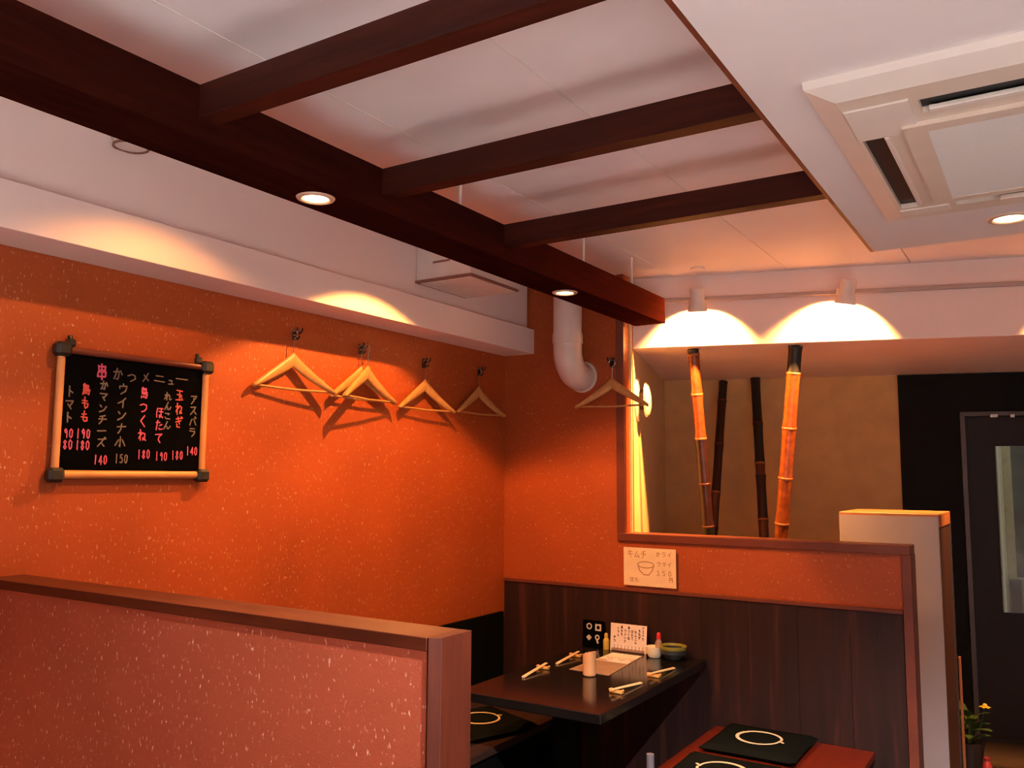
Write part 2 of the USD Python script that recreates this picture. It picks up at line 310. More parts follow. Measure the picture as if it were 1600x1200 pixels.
# ---- lamps
LAMP = {'beam_glow': (WARM, BEAM_E, 63.0, .22), 'slab_glow': (WARM, SLAB_E, 63.0, .3), 'near_glow': ((1.0, .94, .86), NEAR_E, 66.0, .3), 'unseen_lamp_glow': (UNSEEN_LAMP, UNSEEN_LAMP_E, 52.0, .2)}
def cone(t, col, e, ca, sf, at, d=(0, 0, -1)):
    '''the light that a lamp throws, kept in a cone by its reflector'''
    L = UsdLux.SphereLight.Define(stage, t.path + '/LampBeam'); L.CreateRadiusAttr(.012); L.CreateIntensityAttr(e); L.CreateColorAttr(Gf.Vec3f(*col))
    sh = UsdLux.ShapingAPI.Apply(L.GetPrim()); sh.CreateShapingConeAngleAttr(ca); sh.CreateShapingConeSoftnessAttr(sf)
    mm = Gf.Matrix4d(); mm.SetRotate(Gf.Rotation(Gf.Vec3d(0, 0, -1), Gf.Vec3d(*map(float, d)))); mm.SetTranslateOnly(Gf.Vec3d(*map(float, at)))
    UsdGeom.Xformable(L).AddTransformOp().Set(mm)
def downlight(name, x, y, z, r, label, group, glowmat, deep=0.0, ring='lamp_ring'):
    t = thing(name, label, 'downlight', (x, y, z), group=group)
    part('trim_ring', lathe([(r * .90, .004), (r * .90, -.002), (r, -.005), (r + .010, -.004), (r + .013, 0), (r + .013, .0), (r * .95, .001), (r * .95, .004)], 48), ring, t, world=False)
    part('can', lathe([(r * .90, .0), (r * .80, .036 + deep), (0, .036 + deep)], 40), 'can_white', t, world=False)
    part('lens', lathe([(.0001, .006 + deep)] + [(.021 * math.sin(a), .027 + deep - .021 * math.cos(a)) for a in np.linspace(.2, PI * .6, 9)] + [(.0001, .0335 + deep)], 40), glowmat, t, world=False, label='glowing lamp')
    col, e, ca, sf = LAMP[glowmat]
    cone(t, col, e, ca, sf, (0, 0, -.014))
    return t
for (x, y), lab in zip(BLX, ('round downlight in the dark beam above the four hangers, nearer of the two', 'round downlight near the far end of the dark beam, beside the white bent pipe')):
    downlight('downlight', x, y, ZB, .038, lab, None, 'beam_glow')
for i, (x, y) in enumerate(DL):
    lab = ('round downlight in the white dropped ceiling, cut by the top edge of the photo', 'round downlight in the white dropped ceiling behind the air conditioner, at the right edge')[i] if i < 2 else 'round downlight in the white dropped ceiling, out of view, placed to light the room'
    downlight('downlight', x, y, ZS, .046, lab, 'downlights out of view' if i > 1 else None, 'slab_glow' if i else 'near_glow')
for x, y in WLX:  # out of view, placed to light the counter and, by bounce, the ceiling
    downlight('unseen_rear_lamp', x, y, ZS, .046, 'unseen neutral lamp behind the camera, placed to light the pale counter and ceiling', 'unseen lamps behind the camera', 'unseen_lamp_glow', deep=.028)
ctr_ = thing('unseen_counter', 'unseen pale counter behind the camera, placed to bounce light up to the ceiling', 'counter', (.45, -1.2, 0))  # out of view, throws the rear lamp light up to the ceiling
part('unseen_counter_top', bx(-.80, 1.7, -1.90, -.50, .90, .94, .004), 'unseen_counter_white', ctr_)
part('unseen_counter_body', bx(-.75, 1.65, -1.85, -.57, 0, .90), 'post_wood', ctr_)
for y, e, ca_, sf_, lab in ((1.5, CEIL_E, 64.0, .35, 'unseen ceiling lamp behind the dark beam, nearer the camera, placed to light the left wall'), (2.45, CEIL_E * 4.3, 58.0, .15, 'unseen ceiling lamp behind the dark beam, beside the white box, placed to light the left wall')):
    t = thing('unseen_ceiling_lamp', lab, 'downlight', (-1.85, y, ZC))  # out of view, placed to cast the scallops on the left wall
    part('shade', lathe([(.030, 0), (.036, -.03), (.038, -.03), (.040, 0)], 40), 'lamp_white', t, world=False)
    part('bulb', lathe([(0.0001, -.018), (.018, -.016), (.024, -.008), (.024, -.001), (0.0001, -.001)][::-1], 24), 'spot_face', t, world=False, label='glowing bulb')
    cone(t, WARM, e, ca_, sf_, (0, 0, -.034))

# track on the header with its spotlights
tr0, ztr = fpx(1040, 473, -.012); tr1, ztr1 = fpx(1600, 440, -.012)
ztr = (ztr + ztr1) / 2
single('light_track', fac(bx(.06, 3.4, -.022, 0, ztr - .009, ztr + .009, .002)), 'track_grey', 'narrow lighting track running along the white header', 'lighting track')
def spot(pxm, pym, ang, lab):
    s, z = fpx(pxm, pym, -.095)
    base = FA + s * FE - .095 * FN + np.array([0, 0, z])
    ax = np.array([math.sin(ang), .22, -1.0]); ax /= np.linalg.norm(ax)
    up = -ax; axw = up[0] * FE + up[1] * FN + up[2] * UP
    t = thing('track_spotlight', lab, 'spotlight', base)
    R = trimesh.geometry.align_vectors([0, 0, 1], axw)
    def pl(m): m = m.copy(); m.apply_transform(R); return m
    part('lamp_head', pl(lathe([(.043, 0), (.046, 0), (.043, .022), (.034, .05), (.034, .105), (.031, .110), (0, .110), (0, .106), (.029, .1), (.029, .05), (.040, .02), (.043, 0)], 40)), 'lamp_white', t, world=False)
    part('bulb', pl(lathe([(0.0001, .016), (.034, .016), (.034, .03), (.0001, .03)][::-1], 32)), 'spot_face', t, world=False, label='glowing lamp face')
    pv = axw * .085; zt = ztr - z
    e = pv + np.array([0, 0, 0.0]); rail = .068 * FN + np.array([0, 0, zt])
    part('arm', tube([e, e + .3 * (rail - e), rail], .007, 10), 'lamp_white', t, world=False)
    part('track_adapter', xf(bx(-.03, .03, -.018, .0045, -.014, .014, .002), FE, FN, UP, rail), 'lamp_white', t, world=False)
    lax = math.sin(ang) * FE + 1.3 * FN - UP; lax /= np.linalg.norm(lax)
    cone(t, WARM, SPOT_I * 900, 63.0, .3, axw * .004, lax)
spot(1090, 487, 0.0, 'white track spotlight above the left bamboo pole')
spot(1320, 475, -.18, 'white track spotlight tilted, above the right bamboo pole')
spot(1708, 455, .15, 'white track spotlight just out of view to the right')

# ---- bamboo poles in the porch: segments between nodes
def bamboo(lab, top, mid, t0, t1, r, nodes, mats):
    s0, z0 = fpx(*top, t0); s1, z1 = fpx(*mid, t1)
    z0 = min(z0, ZH - .004)
    P, Q = np.array([s0, t0, z0]), np.array([s1, t1, z1]); D = (Q - P) / (P[2] - Q[2]); B = P + D * P[2]; B = P + D * (P[2] - .004)
    W = lambda k: FA + (P + D * k)[0] * FE + (P + D * k)[1] * FN + UP * (P + D * k)[2]
    hgt = P[2] - .004; sc = (mid[1] - top[1]) / (P[2] - Q[2])
    ks = [0] + [(n - top[1]) / sc for n in nodes]
    while ks[-1] + .17 < hgt: ks.append(ks[-1] + .2)
    if ks[-1] < hgt: ks.append(hgt)
    ks[-1] = hgt
    t = thing('bamboo_pole', lab, 'bamboo pole', W(hgt))
    for i in range(len(ks) - 1):
        a, b = W(ks[i]), W(ks[i + 1]); n = 7
        pts = [a + (b - a) * u for u in np.linspace(0.004, .996, n)]; rr = [r * (1 + .10 * abs(2 * u - 1) ** 6) for u in np.linspace(0, 1, n)]
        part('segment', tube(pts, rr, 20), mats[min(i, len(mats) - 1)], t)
        if i: 
            dd = (b - a) / np.linalg.norm(b - a)
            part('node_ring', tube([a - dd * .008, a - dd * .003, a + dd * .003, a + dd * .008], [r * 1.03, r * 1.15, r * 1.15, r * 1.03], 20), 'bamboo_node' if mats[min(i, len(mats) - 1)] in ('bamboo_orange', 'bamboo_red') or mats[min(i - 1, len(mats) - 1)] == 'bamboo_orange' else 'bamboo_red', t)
O, Dk, Bk, Rd = 'bamboo_orange', 'bamboo_dark', 'bamboo_black', 'bamboo_red'
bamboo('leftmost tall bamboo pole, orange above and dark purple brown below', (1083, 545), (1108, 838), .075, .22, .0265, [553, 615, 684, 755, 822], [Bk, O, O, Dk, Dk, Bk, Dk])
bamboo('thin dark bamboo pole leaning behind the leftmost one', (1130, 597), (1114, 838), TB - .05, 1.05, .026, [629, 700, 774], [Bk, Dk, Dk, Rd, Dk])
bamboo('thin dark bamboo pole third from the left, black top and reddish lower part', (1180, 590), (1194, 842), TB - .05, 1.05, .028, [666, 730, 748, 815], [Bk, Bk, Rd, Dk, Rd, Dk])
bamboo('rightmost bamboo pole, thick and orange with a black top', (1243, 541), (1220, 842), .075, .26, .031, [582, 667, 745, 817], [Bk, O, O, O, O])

# ---- round air vent on the porch side wall
vz, vt = 1.885, .155
vb = FA + vt * FN + UP * vz
vent = thing('round_air_vent', 'round white disc vent seen edge-on on the yellow side wall', 'air vent', vb)
def onside(m): return xf(m, FN, UP, FE)
part('base_flange', onside(lathe([(.045, 0), (.112, 0), (.112, .006), (.10, .014), (.06, .016), (.045, .016)], 48)), 'ceramic_white', vent, world=False)
part('neck', onside(lathe([(0, .005), (.05, .005), (.05, .045), (0, .045)], 32)), 'dark_metal', vent, world=False)
part('disc_cover', onside(lathe([(0, .040), (.06, .040), (.088, .042), (.090, .050), (.075, .062), (.04, .070), (0, .072)], 48)), 'ceramic_white', vent, world=False)

# ---- white box and pipe by the booth corner, smoke detector
pb = px(735, 431, 2, 2.31)
xo = pb[0]
wbx = thing('ceiling_box', 'white boxed-in casing hung under the ceiling against the left wall band', 'casing', ((-2.27 + xo) / 2, 2.975, 2.31))
part('casing', bx(-2.268, xo, 2.80, 3.155, 2.322, ZC - .001, .002), 'box_white', wbx)
part('bottom_plate', bx(-2.268, xo + .006, 2.792, 3.162, 2.312, 2.322, .001), 'box_edge', wbx)
part('access_panel', bx(-2.25, xo - .006, 2.806, 3.148, 2.308, 2.3125, .001), 'box_white', wbx)
q0, q1 = px(677, 402, 1, 2.80), px(703, 406, 1, 2.80)
part('slot', bx(q0[0], q1[0], 2.797, 2.801, q1[2] - .004, q1[2] + .004), 'box_edge', wbx)
YP = YB - .155; pxc = px(887, 520, 1, YP)[0]
pipe = thing('vent_pipe', 'white bent plastic vent pipe coming down from the ceiling and turning into the back wall', 'pipe', (pxc, YP, 1.9))
zc_ = 1.985; rb = .115; R_ = .069
arc = [(pxc, YP + rb - rb * math.cos(a), zc_ + rb - rb * math.sin(a)) for a in np.linspace(0, PI / 2, 14)]
part('pipe_body', tube([(pxc, YP, ZC - .001), (pxc, YP, 2.3), (pxc, YP, 2.2)] + arc + [(pxc, YB, zc_)], R_, 36), 'pvc_white', pipe)
part('pipe_socket', cat(lathe([(R_ - .001, 0), (R_ + .004, 0), (R_ + .004, .05), (R_ - .001, .05)], 36).apply_translation((pxc, YP, 2.13))), 'pvc_white', pipe)
part('wall_collar', xf(lathe([(R_ - .001, 0), (R_ + .010, 0), (R_ + .008, .006), (R_ - .001, .007)], 36), (1, 0, 0), (0, 0, 1), (0, -1, 0), (pxc, YB, zc_)), 'pvc_white', pipe)
dp = px(205, 226, 2, 2.45)
det = thing('smoke_detector', 'round white smoke detector on the ceiling, half hidden by the dark beam', 'smoke detector', (dp[0], dp[1], ZC))
part('base', lathe([(0, 0), (.054, 0), (.054, -.012), (0, -.012)][::-1], 40), 'lamp_white', det, world=False)
part('dome', lathe([(0, -.036), (.03, -.036), (.045, -.031), (.047, -.012), (0, -.012)], 40), 'lamp_white', det, world=False)
part('sensor_rim', lathe([(.044, -.029), (.050, -.029), (.050, -.035), (.044, -.035), (.044, -.029)][::-1], 40), 'box_edge', det, world=False, label='dark rim round the sensor')
cl = px(1090, 419, 2, ZC)
clp = thing('ceiling_rosette', 'small round cream rosette on the ceiling above the left track spotlight', 'ceiling fitting', (cl[0], cl[1], ZC))
part('rosette_body', lathe([(0, -.016), (.022, -.015), (.034, -.008), (.036, 0), (0, 0)], 32), 'lamp_white', clp, world=False)

# ---- cassette air conditioner
AX, AY, W_ = .115, 2.10, .975
ac = thing('air_conditioner', 'white four-way ceiling cassette air conditioner set in the dropped ceiling', 'air conditioner', (AX, AY, ZS))
h = W_ / 2
def rectz(u0, u1, v0, v1): return sbox(u0, v0, u1, v1)
slots = [rectz(-.29, .29, -.385, -.318), rectz(-.29, .29, .318, .385), rectz(-.43, -.363, -.29, .29), rectz(.363, .43, -.29, .29)]
slots = [rectz(-.30, .30, -.372, -.305), rectz(-.30, .30, .305, .372), rectz(-.428, -.374, -.22, .33), rectz(.374, .428, -.33, .33)]
face = sbox(-h + .05, -h + .05, h - .05, h - .05).difference(unary_union(slots))
def down(m): return m
z0 = -.034
part('panel_face', xf(prism(face, .012), (1, 0, 0), (0, 1, 0), UP, (0, 0, z0)), 'ac_plastic', ac, world=False)
bev = []
o_, i_ = h, h - .05
V = np.array([(-o_, -o_, 0), (o_, -o_, 0), (o_, o_, 0), (-o_, o_, 0), (-o_ + .002, -o_ + .002, -.016), (o_ - .002, -o_ + .002, -.016), (o_ - .002, o_ - .002, -.016), (-o_ + .002, o_ - .002, -.016), (-i_, -i_, z0), (i_, -i_, z0), (i_, i_, z0), (-i_, i_, z0)])
Fq = []
for k in range(4):
    k2 = (k + 1) % 4; Fq += [(k, k + 4, k2 + 4), (k, k2 + 4, k2), (k + 4, k + 8, k2 + 8), (k + 4, k2 + 8, k2 + 4)]
part('bevelled_edge', trimesh.Trimesh(V, np.array(Fq)[:, ::-1], process=False), 'ac_panel', ac, world=False, smooth=False)
part('inner_duct', cat(*[bx(a.bounds[0] - .004, a.bounds[2] + .004, a.bounds[1] - .004, a.bounds[3] + .004, z0 + .012, .0) for a in slots]), 'ac_dark', ac, world=False, label='black air outlet')
for a in slots:
    u0, v0, u1, v1 = a.bounds
    if u1 - u0 > v1 - v0:
        m = bx(u0 + .012, u1 - .012, (v0 if v0 > 0 else v1 - .016), (v0 + .016 if v0 > 0 else v1), z0 - .002, z0 + .008, .002)
    else:
        m = bx((u1 - .012 if u0 < 0 else u0), (u1 if u0 < 0 else u0 + .012), v0 + .012, v1 - .012, z0 - .002, z0 + .008, .002)
    part('louvre', m, 'ac_panel', ac, world=False)
for sx in (-1, 1):
    for sy in (-1, 1):
        part('corner_plate', bx(sx * .434, sx * .315, sy * .39, sy * (.22 if sx < 0 and sy < 0 else .345), z0 - .004, z0 + .001, .0015), 'ac_panel', ac, world=False)
g = part('intake_frame', xf(prism(sbox(-.345, -.262, .345, .30).difference(sbox(-.30, -.225, .30, .27)), .014), (1, 0, 0), (0, 1, 0), UP, (0, 0, z0 - .010)), 'ac_plastic', ac, world=False)
part('intake_grille', bx(-.302, .302, -.227, .272, z0 - .008, z0 + .002, .002), 'ac_grille', ac, world=False)
part('latch', bx(-.20, -.12, .335, .36, z0 - .012, z0 + .001, .003), 'ac_plastic', ac, world=False)
part('latch', bx(.12, .20, .335, .36, z0 - .012, z0 + .001, .003), 'ac_plastic', ac, world=False)

# ------------------------------------------------------------------ lettering: characters as brush strokes on a unit square (y down)
G = {
 'kushi': [[(.25,.15),(.75,.15),(.75,.38),(.25,.38),(.25,.15)], [(.2,.52),(.8,.52),(.8,.78),(.2,.78),(.2,.52)], [(.5,0),(.5,1)]],
 'ka': [[(.1,.35),(.65,.3),(.6,.75),(.5,.92),(.38,.85)], [(.42,.08),(.36,.5),(.15,.9)], [(.75,.2),(.92,.5)]],
 'tsu': [[(.08,.38),(.5,.28),(.85,.36),(.88,.6),(.7,.8),(.35,.9)]],
 'me': [[(.75,.08),(.55,.55),(.12,.92)], [(.25,.35),(.85,.82)]],
 'ni': [[(.22,.28),(.78,.28)], [(.08,.8),(.92,.8)]],
 'yu': [[(.25,.5),(.68,.5),(.64,.88)], [(.12,.9),(.88,.9)]],
 'bar': [[(.08,.5),(.92,.5)]], 'vbar': [[(.5,.1),(.5,.9)]],
 'a': [[(.12,.15),(.88,.15),(.75,.35),(.58,.5)], [(.5,.35),(.46,.65),(.22,.95)]],
 'su': [[(.18,.15),(.78,.15),(.55,.55),(.12,.92)], [(.55,.55),(.88,.9)]],
 'pa': [[(.35,.25),(.25,.6),(.08,.9)], [(.6,.25),(.75,.55),(.92,.9)], [(.8,.05),(.9,.08),(.88,.18),(.78,.16),(.8,.05)]],
 'ra': [[(.22,.12),(.78,.12)], [(.12,.4),(.86,.4),(.75,.7),(.4,.95)]],
 'tama': [[(.15,.12),(.85,.12)], [(.2,.48),(.8,.48)], [(.08,.9),(.92,.9)], [(.5,.12),(.5,.9)], [(.68,.62),(.78,.74)]],
 'ne': [[(.3,.05),(.3,.95)], [(.08,.32),(.42,.28),(.1,.75)], [(.3,.5),(.6,.28),(.82,.4),(.8,.8),(.62,.88),(.6,.72),(.92,.9)]],
 'gi': [[(.2,.22),(.75,.16)], [(.15,.45),(.8,.38)], [(.4,.05),(.65,.6)], [(.3,.65),(.3,.88),(.7,.92)], [(.85,.05),(.9,.15)], [(.95,.02),(1,.12)]],
 're': [[(.3,.05),(.3,.95)], [(.08,.32),(.42,.28),(.08,.78)], [(.3,.55),(.6,.28),(.7,.4),(.68,.8),(.78,.9),(.95,.78)]],
 'n': [[(.55,.05),(.1,.92),(.35,.55),(.5,.6),(.55,.88),(.75,.85),(.92,.55)]],
 'ko': [[(.25,.2),(.75,.2),(.65,.32)], [(.2,.65),(.3,.85),(.82,.85)]],
 'ho': [[(.18,.1),(.12,.5),(.18,.92)], [(.4,.15),(.9,.15)], [(.4,.42),(.9,.42)], [(.66,.15),(.66,.8),(.48,.9),(.42,.76),(.6,.74),(.92,.92)]],
 'ta': [[(.12,.28),(.6,.24)], [(.36,.05),(.12,.92)], [(.55,.48),(.88,.45)], [(.5,.72),(.58,.86),(.92,.86)]],
 'te': [[(.1,.2),(.88,.14),(.55,.4),(.48,.7),(.75,.94)]],
 'tori': [[(.3,.05),(.22,.15)], [(.25,.15),(.75,.15),(.75,.42),(.25,.42),(.25,.15)], [(.25,.28),(.75,.28)], [(.25,.42),(.25,.58),(.9,.58)], [(.25,.5),(.85,.5)], [(.25,.58),(.88,.62),(.8,.95)], [(.2,.75),(.14,.92)], [(.4,.75),(.42,.88)], [(.58,.74),(.62,.86)]],
 'ku': [[(.7,.05),(.25,.48),(.75,.95)]],
 'mo': [[(.45,.05),(.4,.75),(.55,.92),(.8,.82),(.82,.6)], [(.2,.32),(.7,.32)], [(.18,.55),(.68,.55)]],
 'u': [[(.5,.02),(.5,.2)], [(.15,.45),(.15,.22),(.85,.22),(.78,.6),(.35,.95)]],
 'i': [[(.8,.08),(.5,.42),(.12,.62)], [(.55,.4),(.55,.95)]],
 'na': [[(.1,.32),(.9,.32)], [(.55,.05),(.5,.55),(.22,.95)]],
 'shou': [[(.5,.05),(.5,.9),(.38,.82)], [(.3,.35),(.05,.8)], [(.7,.32),(.97,.82)]],
 'ma': [[(.12,.2),(.88,.2),(.68,.48),(.5,.66)], [(.36,.5),(.68,.88)]],
 'N': [[(.15,.2),(.35,.36)], [(.15,.88),(.6,.7),(.9,.3)]],
 'chi': [[(.8,.08),(.25,.22)], [(.06,.45),(.94,.45)], [(.52,.18),(.48,.65),(.2,.95)]],
 'zu': [[(.15,.18),(.75,.18),(.52,.55),(.12,.92)], [(.55,.55),(.85,.9)], [(.85,.02),(.9,.14)], [(.96,0),(1,.1)]],
 'to': [[(.38,.05),(.38,.95)], [(.38,.4),(.78,.6)]],
 'ki': [[(.18,.3),(.8,.22)], [(.12,.58),(.86,.5)], [(.42,.05),(.6,.95)]],
 'mu': [[(.5,.08),(.18,.82),(.82,.78)], [(.66,.5),(.9,.92)]],
 'en': [[(.2,.95),(.2,.12),(.82,.12),(.82,.9),(.72,.88)], [(.2,.5),(.82,.5)], [(.5,.12),(.5,.5)]],
 'yen': [[(.2,.08),(.5,.45),(.8,.08)], [(.5,.45),(.5,.95)], [(.25,.55),(.75,.55)], [(.25,.72),(.75,.72)]],
 '0': [[(.5,.08),(.75,.25),(.75,.75),(.5,.92),(.25,.75),(.25,.25),(.5,.08)]], '1': [[(.5,.06),(.5,.94)]],
 '3': [[(.28,.15),(.6,.08),(.74,.28),(.45,.46),(.76,.68),(.6,.92),(.25,.85)]], '4': [[(.65,.92),(.65,.08),(.2,.65),(.85,.65)]],
 '5': [[(.75,.1),(.32,.1),(.28,.45),(.62,.42),(.76,.66),(.6,.92),(.24,.86)]], '8': [[(.5,.5),(.28,.28),(.5,.08),(.72,.28),(.5,.5),(.25,.72),(.5,.93),(.75,.72),(.5,.5)]],
 '9': [[(.74,.35),(.5,.48),(.28,.3),(.5,.08),(.74,.3),(.7,.92)]],
}
def glyph(ch, x, y, w, hh, thick, seed=0):
    """a character in the box whose top left corner is (x, y), y up, as a flat shape"""
    r = random.Random(seed); out = []
    for st in G[ch]:
        pts = [(x + (a + r.uniform(-.04, .04)) * w, y - (b + r.uniform(-.04, .04)) * hh) for a, b in st]
        out.append(LineString(pts).buffer(thick, 3))
    return unary_union(out)
def column(chars, xc, ytop, w, pitch, thick, seed=0):
    return unary_union([glyph(c, xc - w / 2, ytop - i * pitch, w, pitch * .86, thick, seed * 31 + i) for i, c in enumerate(chars)])

# ---- chalk menu board on the left wall (u = along the wall, v = up, w = out from the wall)
BC = np.array([XL + .004, 1.601, 1.672])
board = thing('menu_board', 'black chalk menu board with handwritten pink Japanese writing on the orange wall', 'menu board', BC)
def onleft(m): return xf(m, (0, 1, 0), (0, 0, 1), (1, 0, 0))
part('blackboard', onleft(bx(-.236, .236, -.168, .176, .004, .014, .001)), 'board_black', board, world=False)
for nm, m in (('frame_bar', cyl((-.247, -.175, .014), (-.247, .175, .014), .011, n=16)), ('frame_bar', cyl((.247, -.175, .014), (.247, .175, .014), .011, n=16)),
              ('frame_bar', cyl((-.245, -.178, .014), (.245, -.178, .014), .012, n=16)), ('frame_bar', cyl((-.245, .180, .014), (.245, .180, .014), .010, n=16))):
    part(nm, onleft(m), 'trim_wood' if m.bounds[0][1] > .1 else 'board_wood', board, world=False)  # top bar coloured darker for the shade it lies in
for su, sv in ((-1, -1), (1, -1), (-1, 1), (1, 1)):
    part('corner_block', onleft(bx(su * .247 - .023, su * .247 + .023, sv * .180 - .021, sv * .180 + .021, -.003, .036, .009)), 'board_corner', board, world=False)
for su in (-.232, .205):
    part('hanging_clip', onleft(cat(bx(su, su + .022, .190, .212, .004, .024, .004), cyl((su + .011, .206, .012), (su + .011, .222, .006), .007, n=12))), 'board_corner', board, world=False)
def wr(name, shape, m): part(name, onleft(xf(prism(shape, .0008), (1, 0, 0), (0, 1, 0), (0, 0, 1), (0, 0, .0138))), m, board, world=False, smooth=False)
t_ = .0022
wr('title_character', glyph('kushi', -.142, .150, .040, .046, .0027, 1), 'chalk_pink')
ttl = [('ka', -.088, .146, .034, .040), ('tsu', -.038, .138, .030, .034), ('me', .012, .142, .026, .032), ('ni', .052, .143, .044, .032), ('yu', .104, .136, .022, .026), ('bar', .130, .148, .050, .030)]
wr('title_lettering', unary_union([glyph(c, x, y, w, h_, .0021, i) for i, (c, x, y, w, h_) in enumerate(ttl)]), 'chalk_white')
cols = [(.205, .085, ['a', 'su', 'pa', 'ra'], .036, 'chalk_white'), (.150, .098, ['tama', 'ne', 'gi'], .044, 'chalk_red'), (.108, .085, ['re', 'n', 'ko', 'n'], .031, 'chalk_white'),
        (.080, .035, ['ho', 'ta', 'te'], .040, 'chalk_pink'), (.022, .095, ['tori', 'tsu', 'ku', 'ne'], .044, 'chalk_pink'), (-.050, .098, ['u', 'i', 'N', 'na', 'shou'], .040, 'chalk_white'),
        (-.112, .102, ['ka', 'ma', 'N', 'chi', 'bar', 'zu'], .034, 'chalk_white'), (-.168, .088, ['tori', 'mo', 'mo'], .040, 'chalk_red'), (-.215, .078, ['to', 'ma', 'to'], .038, 'chalk_white')]
for k, (uc, vt_, chs, pt, mm_) in enumerate(cols):
    wr('menu_line', column(chs, uc, vt_, .028 if 'shou' not in chs else .034, pt, t_, k), mm_)
prices = [(.205, -.085, '140'), (.150, -.100, '180'), (.092, -.105, '190'), (.030, -.100, '180'), (-.112, -.120, '140'), (-.170, -.045, '190'), (-.170, -.078, '180'), (-.222, -.045, '190'), (-.222, -.078, '180'), (-.045, -.115, '150')]
for k, (uc, vt_, s_) in enumerate(prices):
    wr('price', unary_union([glyph(c, uc - .022 + i * .0155, vt_, .015, .030, .0020, 100 + 7 * k + i) for i, c in enumerate(s_)]), 'chalk_pink' if k != 9 else 'chalk_white')

# ---- coat hooks and hangers
def hook(name, base, rz, lab, group):
    t = thing(name, lab, 'coat hook', base, rz=rz, group=group)    # local +x points out of the wall
    part('back_plate', bx(0, .004, -.011, .011, -.022, .022, .001), 'dark_metal', t, world=False)
    part('prong', tube([(.003, -.006, .006), (.018, -.009, .004), (.028, -.012, .012), (.030, -.013, .024)], .0035, 8), 'dark_metal', t, world=False)
    part('prong', tube([(.003, .006, .006), (.018, .009, .004), (.028, .012, .012), (.030, .013, .024)], .0035, 8), 'dark_metal', t, world=False)
    part('prong', tube([(.003, 0, -.008), (.018, 0, -.018), (.026, 0, -.014), (.028, 0, -.006)], .0035, 8), 'dark_metal', t, world=False)
    return t
HK = [px(460, 523, 0, XL), px(563, 546, 0, XL), px(662, 568, 0, XL), px(748, 581, 0, XL)]
for p, lab in zip(HK, ('dark coat hook on the orange wall nearest the menu board', 'dark coat hook on the orange wall, second from the menu board', 'dark coat hook on the orange wall, third from the menu board', 'dark coat hook on the orange wall nearest the corner')):
    hook('coat_hook', (XL, p[1], p[2]), 0, lab, None)
hb = px(957, 567, 1, YB)
hook('coat_hook', (hb[0], YB, hb[2]), -PI / 2, 'dark coat hook on the back wall beside the white pipe', None)
HW = .182
def hanger(base, rz, lab, rx=0.0):
    """local y along the shoulders, z up, origin at the point hung on the hook"""
    t = thing('coat_hanger', lab, 'coat hanger', base, rz=rz, rx=rx)
    arm = []
    ys = np.linspace(0, HW, 12)
    for sgn in (-1, 1):
        V = []; Fq = []
        for y in ys:
            u = y / HW; zc = -.112 - .112 * (u ** .9); hh = .020 * (1 - u) ** .8 + .0085; ww = .0085 + .006 * u ** 2; xc = .018 * u * u
            for k in range(10):
                a = 2 * PI * k / 10; V.append((xc + ww * math.cos(a), sgn * y, zc + hh * math.sin(a)))
        n = 10
        for i in range(len(ys) - 1):
            for k in range(n):
                k2 = (k + 1) % n; Fq += [(i * n + k, i * n + k2, (i + 1) * n + k2), (i * n + k, (i + 1) * n + k2, (i + 1) * n + k)]
        V.append(V and (xc, sgn * (HW + .004), zc)); e = len(V) - 1
        for k in range(n): Fq.append((e, (len(ys) - 1) * n + k, (len(ys) - 1) * n + (k + 1) % n))
        m = trimesh.Trimesh(np.array(V), np.array(Fq), process=False); m.fix_normals(); part('shoulder_arm', m, 'hanger_wood', t, world=False, smooth=60)
    part('trouser_bar', tube([(.013, -.158, -.2125), (.012, 0, -.2335), (.013, .158, -.2125)] if False else [(.012, -.160, -.222), (.012, 0, -.226), (.012, .160, -.222)], .0048, 10), 'hanger_wood', t, world=False)
    wire = [(0, 0, -.094)] + [(0, 0, -.055)] + [(0, .016 * math.cos(a) - .0, -.014 + .016 * math.sin(a)) for a in np.linspace(-PI * .45, PI * .95, 12)]
    part('wire_hook', tube(wire, .0019, 8), 'chrome', t, world=False, label='thin wire hook')
    return t
h0 = hanger((XL + .026, HK[0][1] - .026, HK[0][2] + .012), -.10, 'wooden coat hanger on the hook nearest the menu board')
dup(h0, 'coat_hanger', 'wooden coat hanger on the second hook, the one against the wall', (XL + .018, HK[1][1] - .012, HK[1][2] + .014), -.03)
dup(h0, 'coat_hanger', 'wooden coat hanger on the second hook, the one in front that hangs askew', (XL + .058, HK[1][1] - .016, HK[1][2] + .012), .15)
dup(h0, 'coat_hanger', 'wooden coat hanger on the third hook from the menu board', (XL + .026, HK[2][1] - .020, HK[2][2] + .010), -.06)
dup(h0, 'coat_hanger', 'wooden coat hanger on the hook nearest the room corner, in shade', (XL + .026, HK[3][1] - .034, HK[3][2] + .010), -.06)
dup(h0, 'coat_hanger', 'wooden coat hanger on the back wall beside the yellow opening', (hb[0] + .010, YB - .026, hb[2] + .010), -PI / 2 + .10)

